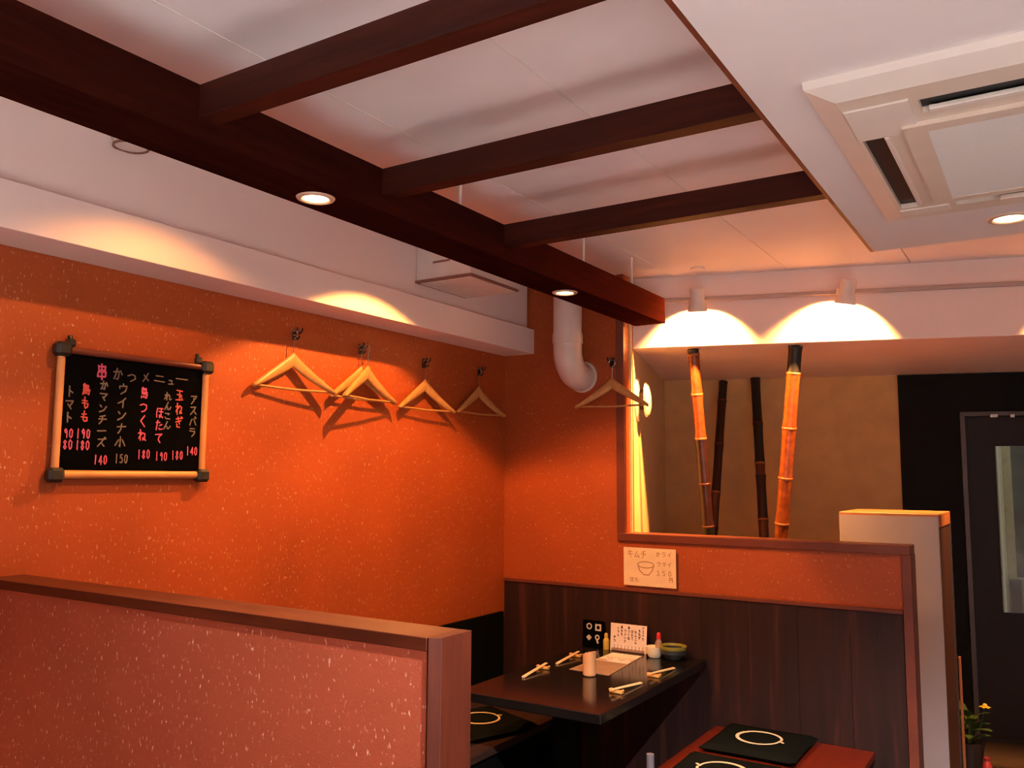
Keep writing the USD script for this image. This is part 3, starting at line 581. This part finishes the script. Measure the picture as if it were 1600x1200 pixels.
# ---- partition of the near booth
pt_ = thing('booth_partition', 'low partition in flecked terracotta wallpaper with a reddish wood frame', 'partition', (-1.66, 1.25, 0))
PX1, PY0, PY1, PZ = -.907, 1.196, 1.298, 1.22
part('wallpaper_panel', bx(XL + .001, PX1 - .015, PY0 + .003, PY1 - .003, 0, PZ - .015), 'mauve_wallpaper', pt_)
part('top_cap', bx(XL + .001, PX1 - .0235, PY0, PY1, PZ - .0235, PZ, .0012), 'cap_wood', pt_)
part('end_post', prism(Polygon([(PX1 - .0235, PY0 + .001), (PX1 - .019, PY0 - .0005), (PX1 - .001, PY0 + .011), (PX1, PY0 + .0125), (PX1, PY1 - .0015), (PX1 - .0015, PY1), (PX1 - .0235, PY1)]), PZ), 'post_wood', pt_, smooth=False)

bp2 = thing('booth_partition', 'unseen flecked partition left of the camera, placed to shade the near partition', 'partition', (-1.5, -.1, 0))  # out of view, blocks light to the lower left of the near partition
part('wallpaper_panel', bx(XL + .001, -.635, -.146, -.056, 0, PZ - .015), 'mauve_wallpaper', bp2)
part('top_cap', bx(XL + .001, -.6435, -.152, -.05, PZ - .0235, PZ, .0012), 'cap_wood', bp2)
part('end_post', bx(-.6435, -.62, -.152, -.05, 0, PZ, .0012), 'post_wood', bp2)

# ---- benches, cushions, table
def bench(lab, x0, x1, y0, y1, zt, mtop, mbody):
    t = thing('bench', lab, 'bench', ((x0 + x1) / 2, (y0 + y1) / 2, 0))
    part('seat_board', bx(x0, x1, y0, y1, zt - .03, zt, .003), mtop, t)
    part('front_panel', bx(x0 + .02, x1 - .02, y0 + .02, y1 - .01, 0, zt - .03), mbody, t)
ZSB = .43
bench('dark bench along the orange left wall', XL + .017, -1.93, 1.32, YB - .024, ZSB, 'bench_dark', 'black_panel')
bench('unseen dark bench before the flecked partition, placed to darken its lower part', XL + .002, -.93, .72, PY0 - .004, ZSB, 'bench_dark', 'black_panel')  # out of view, keeps bounced light off the partition below
bench('orange-red wooden bench to the right of the table', -1.30, -.655, 2.35, YB - .024, ZSB, 'bench_wood', 'bench_dark')
def cushion(base, rz, lab):
    t = thing('seat_cushion', lab, 'cushion', base, rz=rz, group=None)
    n = 17; hw = .185; V = []; Fq = []
    u = np.linspace(-1, 1, n)
    for top in (1, 0):
        for a in u:
            for b in u:
                e = max(abs(a), abs(b)); thk = .020 * (1 - e ** 6) ** .5; pin = 1 - .03 * (1 - abs(a * b))
                V.append((a * hw * (1 - .03 * (1 - b * b)), b * hw * (1 - .03 * (1 - a * a)), .020 + (thk if top else -thk)))
    for s in (0, 1):
        for i in range(n - 1):
            for j in range(n - 1):
                q = [s * n * n + i * n + j, s * n * n + (i + 1) * n + j, s * n * n + (i + 1) * n + j + 1, s * n * n + i * n + j + 1]
                Fq += [(q[0], q[1], q[2]), (q[0], q[2], q[3])] if s == 0 else [(q[0], q[2], q[1]), (q[0], q[3], q[2])]
    part('cover', trimesh.Trimesh(np.array(V), np.array(Fq), process=False), 'cushion_black', t, world=False, smooth=40)
    # a brushed ring whose ends overlap
    aa = np.linspace(.15, 2 * PI + .02, 60)
    ctr = [(.086 * math.cos(a) * (1 - .05 * (a / 6.3)), .086 * math.sin(a) * (1 - .05 * (a / 6.3))) for a in aa]
    w = [.0075 * (.55 + .45 * math.sin(PI * min(1, (k + 4) / 60))) for k in range(60)]
    shp = unary_union([LineString([ctr[k], ctr[k + 1]]).buffer(w[k], 4) for k in range(59)] + [LineString([(.082, -.004), (.098, -.016)]).buffer(.005, 4)])
    m = prism(shp, .0022); m = m.subdivide_to_size(.02) if False else m
    m.apply_translation((0, 0, .0392))
    part('ring_print', m, 'cream_print', t, world=False, label='cream brushed ring printed on the cover')
    return t
ZCU = ZSB
c1 = px(1186, 1153, 2, ZCU + .04); c2 = px(1128, 1203, 2, ZCU + .04); c3 = px(750, 1122, 2, ZCU + .04)
cu = cushion((c1[0], min(c1[1], YB - .026 - .19), ZCU), 0.0, 'black seat cushion with a cream ring on the right bench, against the back dado')
dup(cu, 'seat_cushion', 'black cushion with a cream ring on the right bench, cut by the photo bottom', (c2[0], c2[1], ZCU), PI)
dup(cu, 'seat_cushion', 'black seat cushion with a cream ring on the left bench, partly behind the partition', (c3[0], c3[1], ZCU), 1.2)

tb = thing('dining_table', 'glossy black dining table in the booth on a black pedestal', 'table', (-1.63, 3.19, 0))
TX0, TX1, TY0, TY1, TZ = -1.925, -1.335, 2.67, YB - .024, .70
part('tabletop', bx(TX0, TX1, TY0, TY1, TZ - .035, TZ, .003), 'black_gloss', tb)
part('column', bx(-1.70, -1.62, 2.98, 3.06, .03, TZ - .035, .004), 'black_panel', tb)
part('top_plate', bx(-1.80, -1.46, 2.85, 3.20, TZ - .045, TZ - .035), 'black_panel', tb)
part('base_plate', bx(-1.86, -1.40, 2.80, 3.26, 0, .03, .004), 'black_panel', tb)
gp = px(1016, 1178, 1, 2.3)
post = thing('metal_post', 'slim grey metal post in front of the right bench, only its top in view', 'post', (gp[0], 2.3, 0))
part('tube', cyl((gp[0], 2.3, .01), (gp[0], 2.3, gp[2]), .011, n=20), 'grey_metal', post)
part('foot', cyl((gp[0], 2.3, 0), (gp[0], 2.3, .012), .05, .045, n=28), 'grey_metal', post)

# ---- on the table
def chopsticks(a, b, rest, lab, labr):
    A, B = px(*a, 2, TZ + .012), px(*b, 2, TZ + .012)
    d = B - A; L = np.linalg.norm(d[:2]); ang = math.atan2(d[1], d[0])
    d2 = np.array([d[0], d[1], 0]) / L; c = (A + B) / 2; half = .105
    near = rest == 0
    base = np.array([c[0], c[1], TZ])
    t = thing('chopsticks', lab, 'chopsticks', base, rz=ang)
    # thick end lies on the table, tips raised on the rest
    xr = -half + .03 if near else half - .03
    zf = lambda x: .0040 + (.0125) * ((half - x) / (half - xr) if near else (x + half) / (xr + half))
    for s in (-1, 1):
        xa, xb = -half, half
        ra, rb = (.0026, .0040) if near else (.0040, .0026)
        part('stick', tube([(xa, s * .0036, zf(xa)), (0, s * .0042, zf(0)), (xb, s * .0036, zf(xb))], [ra, (ra + rb) / 2, rb], 8), 'chopstick_wood', t, world=False)
    rb_ = base + d2 * xr
    r = thing('chopstick_rest', labr, 'chopstick rest', rb_, rz=ang)
    part('rest_body', bx(-.011, .011, -.027, .027, 0, .011, .003), 'rest_wood', r, world=False)
    for sg in (-1, 1): part('end_lip', bx(-.011, .011, sg * .020, sg * .030, .008, .015, .003), 'rest_wood', r, world=False)
chopsticks((814, 1056), (857, 1037), 1, 'pair of pale wooden chopsticks at the left front place', 'small wooden chopstick rest at the left front place')
chopsticks((867, 1035), (907, 1019), 1, 'pair of pale wooden chopsticks at the left back place', 'small wooden chopstick rest at the left back place')
chopsticks((1014, 1056), (1055, 1040), 0, 'pair of pale wooden chopsticks at the right back place', 'small wooden chopstick rest at the right back place')
chopsticks((957, 1080), (1001, 1064), 0, 'pair of pale wooden chopsticks at the right front place', 'small wooden chopstick rest at the right front place')

cu_b = px(921, 1056, 2, TZ)
cup = thing('tumbler', 'tan cylinder tumbler with a slanted rim standing on the paper menu', 'tumbler', (cu_b[0], cu_b[1], TZ + .002))
c_h = px(921, 1018, 1, cu_b[1])[2] - TZ
v = lathe([(0, 0), (.024, 0), (.0265, .004), (.027, c_h), (.0245, c_h), (.0235, .006), (0, .006)], 36)
vv = v.vertices.copy(); up_ = vv[:, 2] > c_h * .8; vv[up_, 2] += vv[up_, 0] * .28 - .006; v.vertices = vv
part('tumbler_body', v, 'cup_tan', cup, world=False)
part('picks', cat(*[cyl((.012 * math.cos(k), .012 * math.sin(k), .008), (.017 * math.cos(k), .017 * math.sin(k), c_h * .93), .0016, n=6) for k in range(7)]), 'chopstick_wood', cup, world=False)

# paper menu lying on the table, its far part printed
pa, pb2, pc, pd = px(889, 1046, 2, TZ), px(951, 1056, 2, TZ), px(1004, 1026, 2, TZ), px(957, 1020, 2, TZ)
pm = thing('paper_menu', 'tan paper menu lying flat on the table under the tumbler', 'menu', (pa + pc) / 2)
pg = Polygon([tuple(p[:2]) for p in (pa, pb2, pc, pd)])
part('sheet', xf(prism(pg, .0012), (1, 0, 0), (0, 1, 0), UP, (0, 0, TZ + .0004)), 'paper_tan', pm, smooth=False)
lerp = lambda a, b, k: a + (b - a) * k
qa, qb, qc, qd = lerp(pa, pd, .56), lerp(pb2, pc, .56), lerp(pb2, pc, .985), lerp(pa, pd, .985)
part('printed_half', xf(prism(Polygon([tuple(p[:2]) for p in (lerp(qa, qb, .03), lerp(qa, qb, .97), lerp(qd, qc, .97), lerp(qd, qc, .03))]), .0006), (1, 0, 0), (0, 1, 0), UP, (0, 0, TZ + .0015)), 'card_white', pm, smooth=False)
ex = (qb - qa) / np.linalg.norm(qb - qa); ey = (qd - qa) / np.linalg.norm(qd - qa); wq, hq = np.linalg.norm(qb - qa), np.linalg.norm(qd - qa)
shp = unary_union([column(['ka', 'tsu', 'tama', 'ne', 'gi'][:3 + k % 3], wq * (.12 + .11 * k), hq * .9, .010, hq * .15, .0009, 40 + k) for k in range(8)] + [sbox(wq * .05, hq * .04, wq * .33, hq * .14)])
part('print', xf(prism(shp, .0004), ex, ey, UP, (qa[0], qa[1], TZ + .0021)), 'ink_faint', pm, smooth=False)

# white menu card leaning on the dado
yc = YB - .040
k0, k1 = px(956, 972, 1, yc), px(1012, 976, 1, yc)
cw, chh = k1[0] - k0[0], k0[2] - TZ
mc = thing('menu_card', 'white standing menu card with columns of black Japanese writing', 'menu card', (k0[0], yc - .02, TZ), rx=-.09)
part('card', bx(0, cw, 0, .003, 0, chh), 'card_white', mc, world=False)
part('holder_foot', bx(.01, cw - .01, -.010, .020, 0, .012, .002), 'bottle_clear', mc, world=False)
def oncard(m): return xf(m, (1, 0, 0), (0, 0, 1), (0, -1, 0), (0, -.0002, 0))
menu_cols = [['a', 'su', 'pa', 'ra'], ['tama', 'ne', 'gi'], ['re', 'n', 'ko', 'n'], ['ho', 'ta', 'te'], ['tori', 'tsu', 'ku', 'ne'], ['u', 'i', 'N', 'na'], ['tori', 'mo', 'mo'], ['to', 'ma', 'to'], ['ka', 'tsu']]
tops = [.95, .86, .80, .80, .93, .80, .93, .88, .55]
shp = unary_union([column(c, cw * (.90 - .098 * k), chh * tops[k], .0115, .0155, .0011, 60 + k) for k, c in enumerate(menu_cols)] +
                  [column([['1', '9', '0'][i % 3] for i in range(2)], cw * (.90 - .098 * k), chh * .22, .008, .0115, .0010, 80 + k) for k in range(9)])
part('print', oncard(prism(shp, .0005)), 'ink', mc, world=False, smooth=False)

# black card with four pale round emblems
b0, b1 = px(910, 968, 1, yc), px(944, 1012, 1, yc)
bc = thing('emblem_card', 'small black stand card with four pale round emblems', 'stand card', (b0[0], yc, TZ), rx=-.05)
bw_, bh_ = b1[0] - b0[0], b0[2] - TZ
part('card', bx(0, bw_, 0, .004, 0, bh_, .0008), 'board_black', bc, world=False)
part('stand_foot', bx(.006, bw_ - .006, -.016, .016, 0, .01, .002), 'board_black', bc, world=False)
ring = lambda x, y, r0, r1: hole(x, y, r1).difference(hole(x, y, r0))
sq = sbox(bw_ * .60, bh_ * .64, bw_ * .60 + .026, bh_ * .64 + .026).buffer(.003).difference(hole(bw_ * .60 + .013, bh_ * .64 + .013, .0085))
for s_ in (ring(bw_ * .30, bh_ * .77, .0085, .0150), sq, unary_union([hole(bw_ * .30, bh_ * .34, .011), Polygon([(bw_ * .30 - .015, bh_ * .34 + .001), (bw_ * .30, bh_ * .34 + .013), (bw_ * .30 + .015, bh_ * .34 + .001), (bw_ * .30, bh_ * .34 - .015)])]),
           unary_union([ring(bw_ * .68, bh_ * .37, .006, .0125), LineString([(bw_ * .68 - .002, bh_ * .29), (bw_ * .68 + .003, bh_ * .17)]).buffer(.005)])):
    part('emblem', oncard(prism(s_, .0006)), 'plate_white', bc, world=False, smooth=False)

# sauce bottles, bowls
def bottle(x, y, hgt, r, mb, mc_, lab):
    t = thing('sauce_bottle', lab, 'bottle', (x, y, TZ))
    part('bottle_body', lathe([(0, 0), (r, 0), (r, hgt * .55), (r * .45, hgt * .74), (r * .45, hgt * .80), (0, hgt * .80)], 24), mb, t, world=False)
    part('cap', lathe([(0, hgt * .72), (r * .62, hgt * .72), (r * .60, hgt * .92), (r * .3, hgt), (0, hgt)], 24), mc_, t, world=False)
rp = px(1030, 992, 1, YB - .05)
bottle(rp[0], YB - .055, rp[2] - TZ + .012, .017, 'bottle_clear', 'bottle_red', 'small sauce bottle with a red cap behind the white bowl')
yp = px(948, 990, 1, YB - .05)
bottle(yp[0], YB - .055, yp[2] - TZ + .004, .015, 'bottle_yellow', 'bottle_yellow', 'small yellowish seasoning bottle between the two standing cards')
wbp = px(1020, 1028, 2, TZ)
b_r = .038
bowl = thing('bowl', 'small white bowl at the back of the table', 'bowl', (wbp[0] + .002, min(wbp[1] + .03, YB - .1), TZ))
part('bowl_body', lathe([(0, .003), (.020, 0), (.026, .002), (.036, .020), (b_r, .048), (b_r - .0025, .048), (.033, .022), (.02, .007), (0, .006)], 40), 'ceramic_white', bowl, world=False)
gbp = px(1057, 1027, 2, TZ)
gb = thing('bowl', 'dark bowl with an olive green rim beside the white bowl', 'bowl', (gbp[0] + .005, YB - .095, TZ))
part('bowl_body', lathe([(0, 0), (.028, 0), (.034, .003), (.055, .028), (.057, .050), (0.051, .050), (.049, .03), (.025, .008), (0, .008)], 40), 'ceramic_dark', gb, world=False)
part('rim', lathe([(.056, .044), (.060, .054), (.0595, .060), (.054, .060), (.051, .050), (.051, .044)], 40), 'ceramic_green', gb, world=False, label='olive green rim')

# ---- drawn notice pinned under the opening
n0, n1 = px(977, 854, 1, YB), px(1059, 918, 1, YB)
nw, nh = n1[0] - n0[0], n0[2] - n1[2] + .004
nt = thing('paper_notice', 'hand-drawn cream paper notice with a sketched bowl, taped under the opening', 'notice', (n0[0], YB - .018, n0[2] - nh))
part('sheet', bx(0, nw, .0, .0015, 0, nh), 'card_cream', nt, world=False, smooth=False)
bow = unary_union([LineString([(nw * .30 + .040 * math.cos(a), nh * .56 + .014 * math.sin(a)) for a in np.linspace(0, 2 * PI, 30)]).buffer(.0022),
                   LineString([(nw * .30 - .040, nh * .56), (nw * .30 - .030, nh * .40), (nw * .30 - .010, nh * .30), (nw * .30 + .014, nh * .30), (nw * .30 + .032, nh * .42), (nw * .30 + .040, nh * .56)]).buffer(.0024)])
bow = __import__('shapely.affinity', fromlist=['translate']).translate(bow, nw * .13, 0)
part('bowl_drawing', oncard(prism(bow, .0005)), 'ink_faint', nt, world=False, smooth=False)
tx = unary_union([glyph('ki', nw * .06, nh * .94, .034, .036, .0017, 1), glyph('mu', nw * .20, nh * .92, .030, .034, .0017, 2), glyph('chi', nw * .33, nh * .94, .030, .040, .0017, 3)] +
                 [glyph(c, nw * (.62 + .11 * i), nh * .92, .022, .024, .0014, 10 + i) for i, c in enumerate(('ka', 'ra', 'i'))] + [glyph(c, nw * (.64 + .10 * i), nh * .66, .020, .022, .0014, 20 + i) for i, c in enumerate(('u', 'ma', 'i'))] +
                 [glyph(c, nw * (.62 + .11 * i), nh * .44, .022, .026, .0014, 30 + i) for i, c in enumerate('350')] + [glyph('en', nw * .86, nh * .28, .022, .024, .0014, 41)] + [glyph(c, nw * (.12 + .1 * i), nh * .22, .020, .022, .0013, 50 + i) for i, c in enumerate(('ho', 'ta'))])
part('writing', oncard(prism(tx, .0005)), 'ink_faint', nt, world=False, smooth=False)

# ---- white cabinet by the entrance and what stands beside it
CY = 4.12
ca, cb = px(1311, 806, 1, CY), px(1466, 808, 1, CY)
cz = cb[2]
cab = thing('shoe_cabinet', 'tall white-backed cabinet with wooden side beside the entrance', 'cabinet', ((ca[0] + cb[0]) / 2, CY + .22, 0))
part('back_panel', bx(ca[0], cb[0], CY, CY + .018, 0, cz, .0015), 'cabinet_white', cab)
part('top_board', bx(ca[0], cb[0] + .004, CY, CY + .44, cz - .002, cz + .012, .002), 'cabinet_wood', cab)
part('side_board', bx(cb[0] - .018, cb[0], CY + .018, CY + .43, 0, cz - .002, .001), 'cabinet_dark', cab)
part('side_board', bx(ca[0], ca[0] + .018, CY + .018, CY + .43, 0, cz - .002, .001), 'cabinet_dark', cab)
part('edge_strip', bx(cb[0] - .004, cb[0] + .006, CY + .415, CY + .435, 0, cz - .02, .001), 'door_metal', cab)
part('edge_block', bx(cb[0] - .002, cb[0] + .005, CY + .002, CY + .43, cz - .045, cz - .002, .001), 'cabinet_wood', cab)
for zz in (.06, .35, .65, .95, 1.2):
    part('shelf', bx(ca[0] + .018, cb[0] - .018, CY + .018, CY + .42, zz, zz + .018), 'cabinet_wood', cab)
YK = CY + .46
k0, k1 = px(1487, 1025, 1, YK), px(1500, 1100, 1, YK)
kz = k0[2]
sh = thing('wooden_rack', 'low orange-brown wooden rack behind the white cabinet', 'rack', ((k0[0] + k1[0]) / 2, YK + .1, 0))
part('side_slat', bx(k0[0] - .03, k0[0] + .018, YK, YK + .02, 0, kz, .002), 'cabinet_wood', sh)
part('side_slat', bx(k0[0] + .026, k1[0] + .012, YK, YK + .02, 0, kz, .002), 'cabinet_wood', sh)
part('foot_board', bx(k0[0] - .03, k1[0] + .012, YK + .02, YK + .2, .02, .05, .002), 'cabinet_wood', sh)
s0 = px(1487, 1150, 1, CY + .44); s1 = px(1470, 1195, 1, CY + .02)
# potted plant with a yellow flower, red pot
YPL = CY + .86
pp = px(1522, 1172, 1, YPL)
zp = max(.05, pp[2] - .1)
st = thing('plant_stand', 'dark low stand under the potted plant by the door', 'stand', (pp[0], YPL, 0))
part('stand_top', bx(pp[0] - .13, pp[0] + .13, YPL - .12, YPL + .12, zp - .02, zp, .003), 'pot_dark', st)
for sx in (-1, 1):
    for sy in (-1, 1):
        part('leg', bx(pp[0] + sx * .115 - .012, pp[0] + sx * .115 + .012, YPL + sy * .105 - .012, YPL + sy * .105 + .012, 0, zp - .02), 'pot_dark', st)
pot = thing('potted_plant', 'leafy green potted plant in a dark pot with one yellow flower', 'plant', (pp[0] - .02, YPL, zp))
ph = .13
part('pot', lathe([(0, 0), (.05, 0), (.07, ph), (.074, ph + .012), (.064, ph + .012), (.06, ph - .01), (0, ph - .01)], 32), 'pot_dark', pot, world=False)
def leafm(o, d, L, w):
    d = np.array(d) / np.linalg.norm(d); s = np.cross(d, UP); s /= np.linalg.norm(s); n_ = np.cross(s, d); V = []; Fq = []
    for i, u in enumerate(np.linspace(0, 1, 7)):
        c = np.array(o) + d * L * u - UP * (.35 * L * u * u); ww = w * math.sin(PI * min(.98, u * .9 + .08)) ** .8
        V += [c - s * ww, c + n_ * .12 * ww, c + s * ww]
    for i in range(6):
        for j in range(2): a = i * 3 + j; Fq += [(a, a + 1, a + 4), (a, a + 4, a + 3)]
    return trimesh.Trimesh(np.array(V), np.array(Fq), process=False)
for k in range(16):
    a = k * 2.4; el = .5 + .9 * rng.random()
    o = (.012 * math.cos(a), .012 * math.sin(a), ph + .02 + .12 * (k / 16))
    part('leaf', leafm(o, (math.cos(a), math.sin(a), el), .10 + .07 * rng.random(), .022 + .01 * rng.random()), 'leaf_green', pot, world=False, smooth=60)
part('stem', tube([(0, 0, ph - .01), (.004, 0, ph + .08), (0, .004, ph + .16)], .005, 8), 'leaf_green', pot, world=False)
fp = px(1539, 1104, 1, YPL) - np.array([pp[0] - .02, YPL, zp])
part('flower_stem', tube([(0, 0, ph - .01), (fp[0] * .7, 0, fp[2] * .7), (fp[0], 0, fp[2])], .003, 6), 'leaf_green', pot, world=False)
part('flower', cat(*[xf(leafm((0, 0, 0), (math.cos(a), math.sin(a), .25), .030, .012), (1, 0, 0), (0, 1, 0), UP, (fp[0], 0, fp[2])) for a in np.linspace(0, 2 * PI, 8)[:-1]], trimesh.creation.icosphere(2, .012).apply_translation((fp[0], 0, fp[2] + .004))), 'petal_yellow', pot, world=False, label='yellow flower')
rp_ = px(1541, 1160, 1, YPL - .10)
vs = thing('vase', 'small red vase beside the potted plant', 'vase', (rp_[0], YPL - .10, zp))
part('vase_body', lathe([(0, 0), (.018, 0), (.026, .03), (.020, .065), (.012, .085), (.015, .10), (.011, .10), (.008, .085), (0, .02)], 28), 'pot_red', vs, world=False)

# ---- the street beyond the door
single('street_ground', fac(bx(-1, 6, TB + .12, TB + 7, -.12, -.02)), 'asphalt', 'grey street surface seen through the door glass', 'street', smooth=False)
def ss(x, y, t): return fpx(x, y, t)[0]
tq = TB + 1.3
pz = fpx(1580, 905, tq)[1]
pole = thing('street_post', 'pale yellowish post with dark foot seen through the door glass', 'post', FA + ss(1577, 800, tq) * FE + tq * FN)
a0, a1 = ss(1569, 800, tq), ss(1584, 800, tq)
part('post_body', fac(bx(a0, a1, tq, tq + .14, .3, 3.2, .004)), 'pole_concrete', pole)
part('post_lit_edge', fac(bx(a0 - .018, a0 + .001, tq - .004, tq + .03, .3, 3.2, .002)), 'pole_lit_edge', pole)  # pale strip stands in for the light along the post edge
part('post_foot', fac(bx(a0 + .01, a1 + .02, tq - .02, tq + .15, -.02, max(pz, .32), .004)), 'kerb_dark', pole)
single('kerb_wall', fac(bx(-1, 6, tq + .3, tq + .5, -.02, fpx(1560, 905, tq + .3)[1])), 'asphalt', 'low grey wall behind the pale post outside the door', 'wall', smooth=False)
single('hedge_wall', fac(bx(-1, 6, tq + 1.4, tq + 1.6, -.02, 3.4)), 'street_green', 'dark greenish wall across the street outside the door', 'wall', smooth=False)
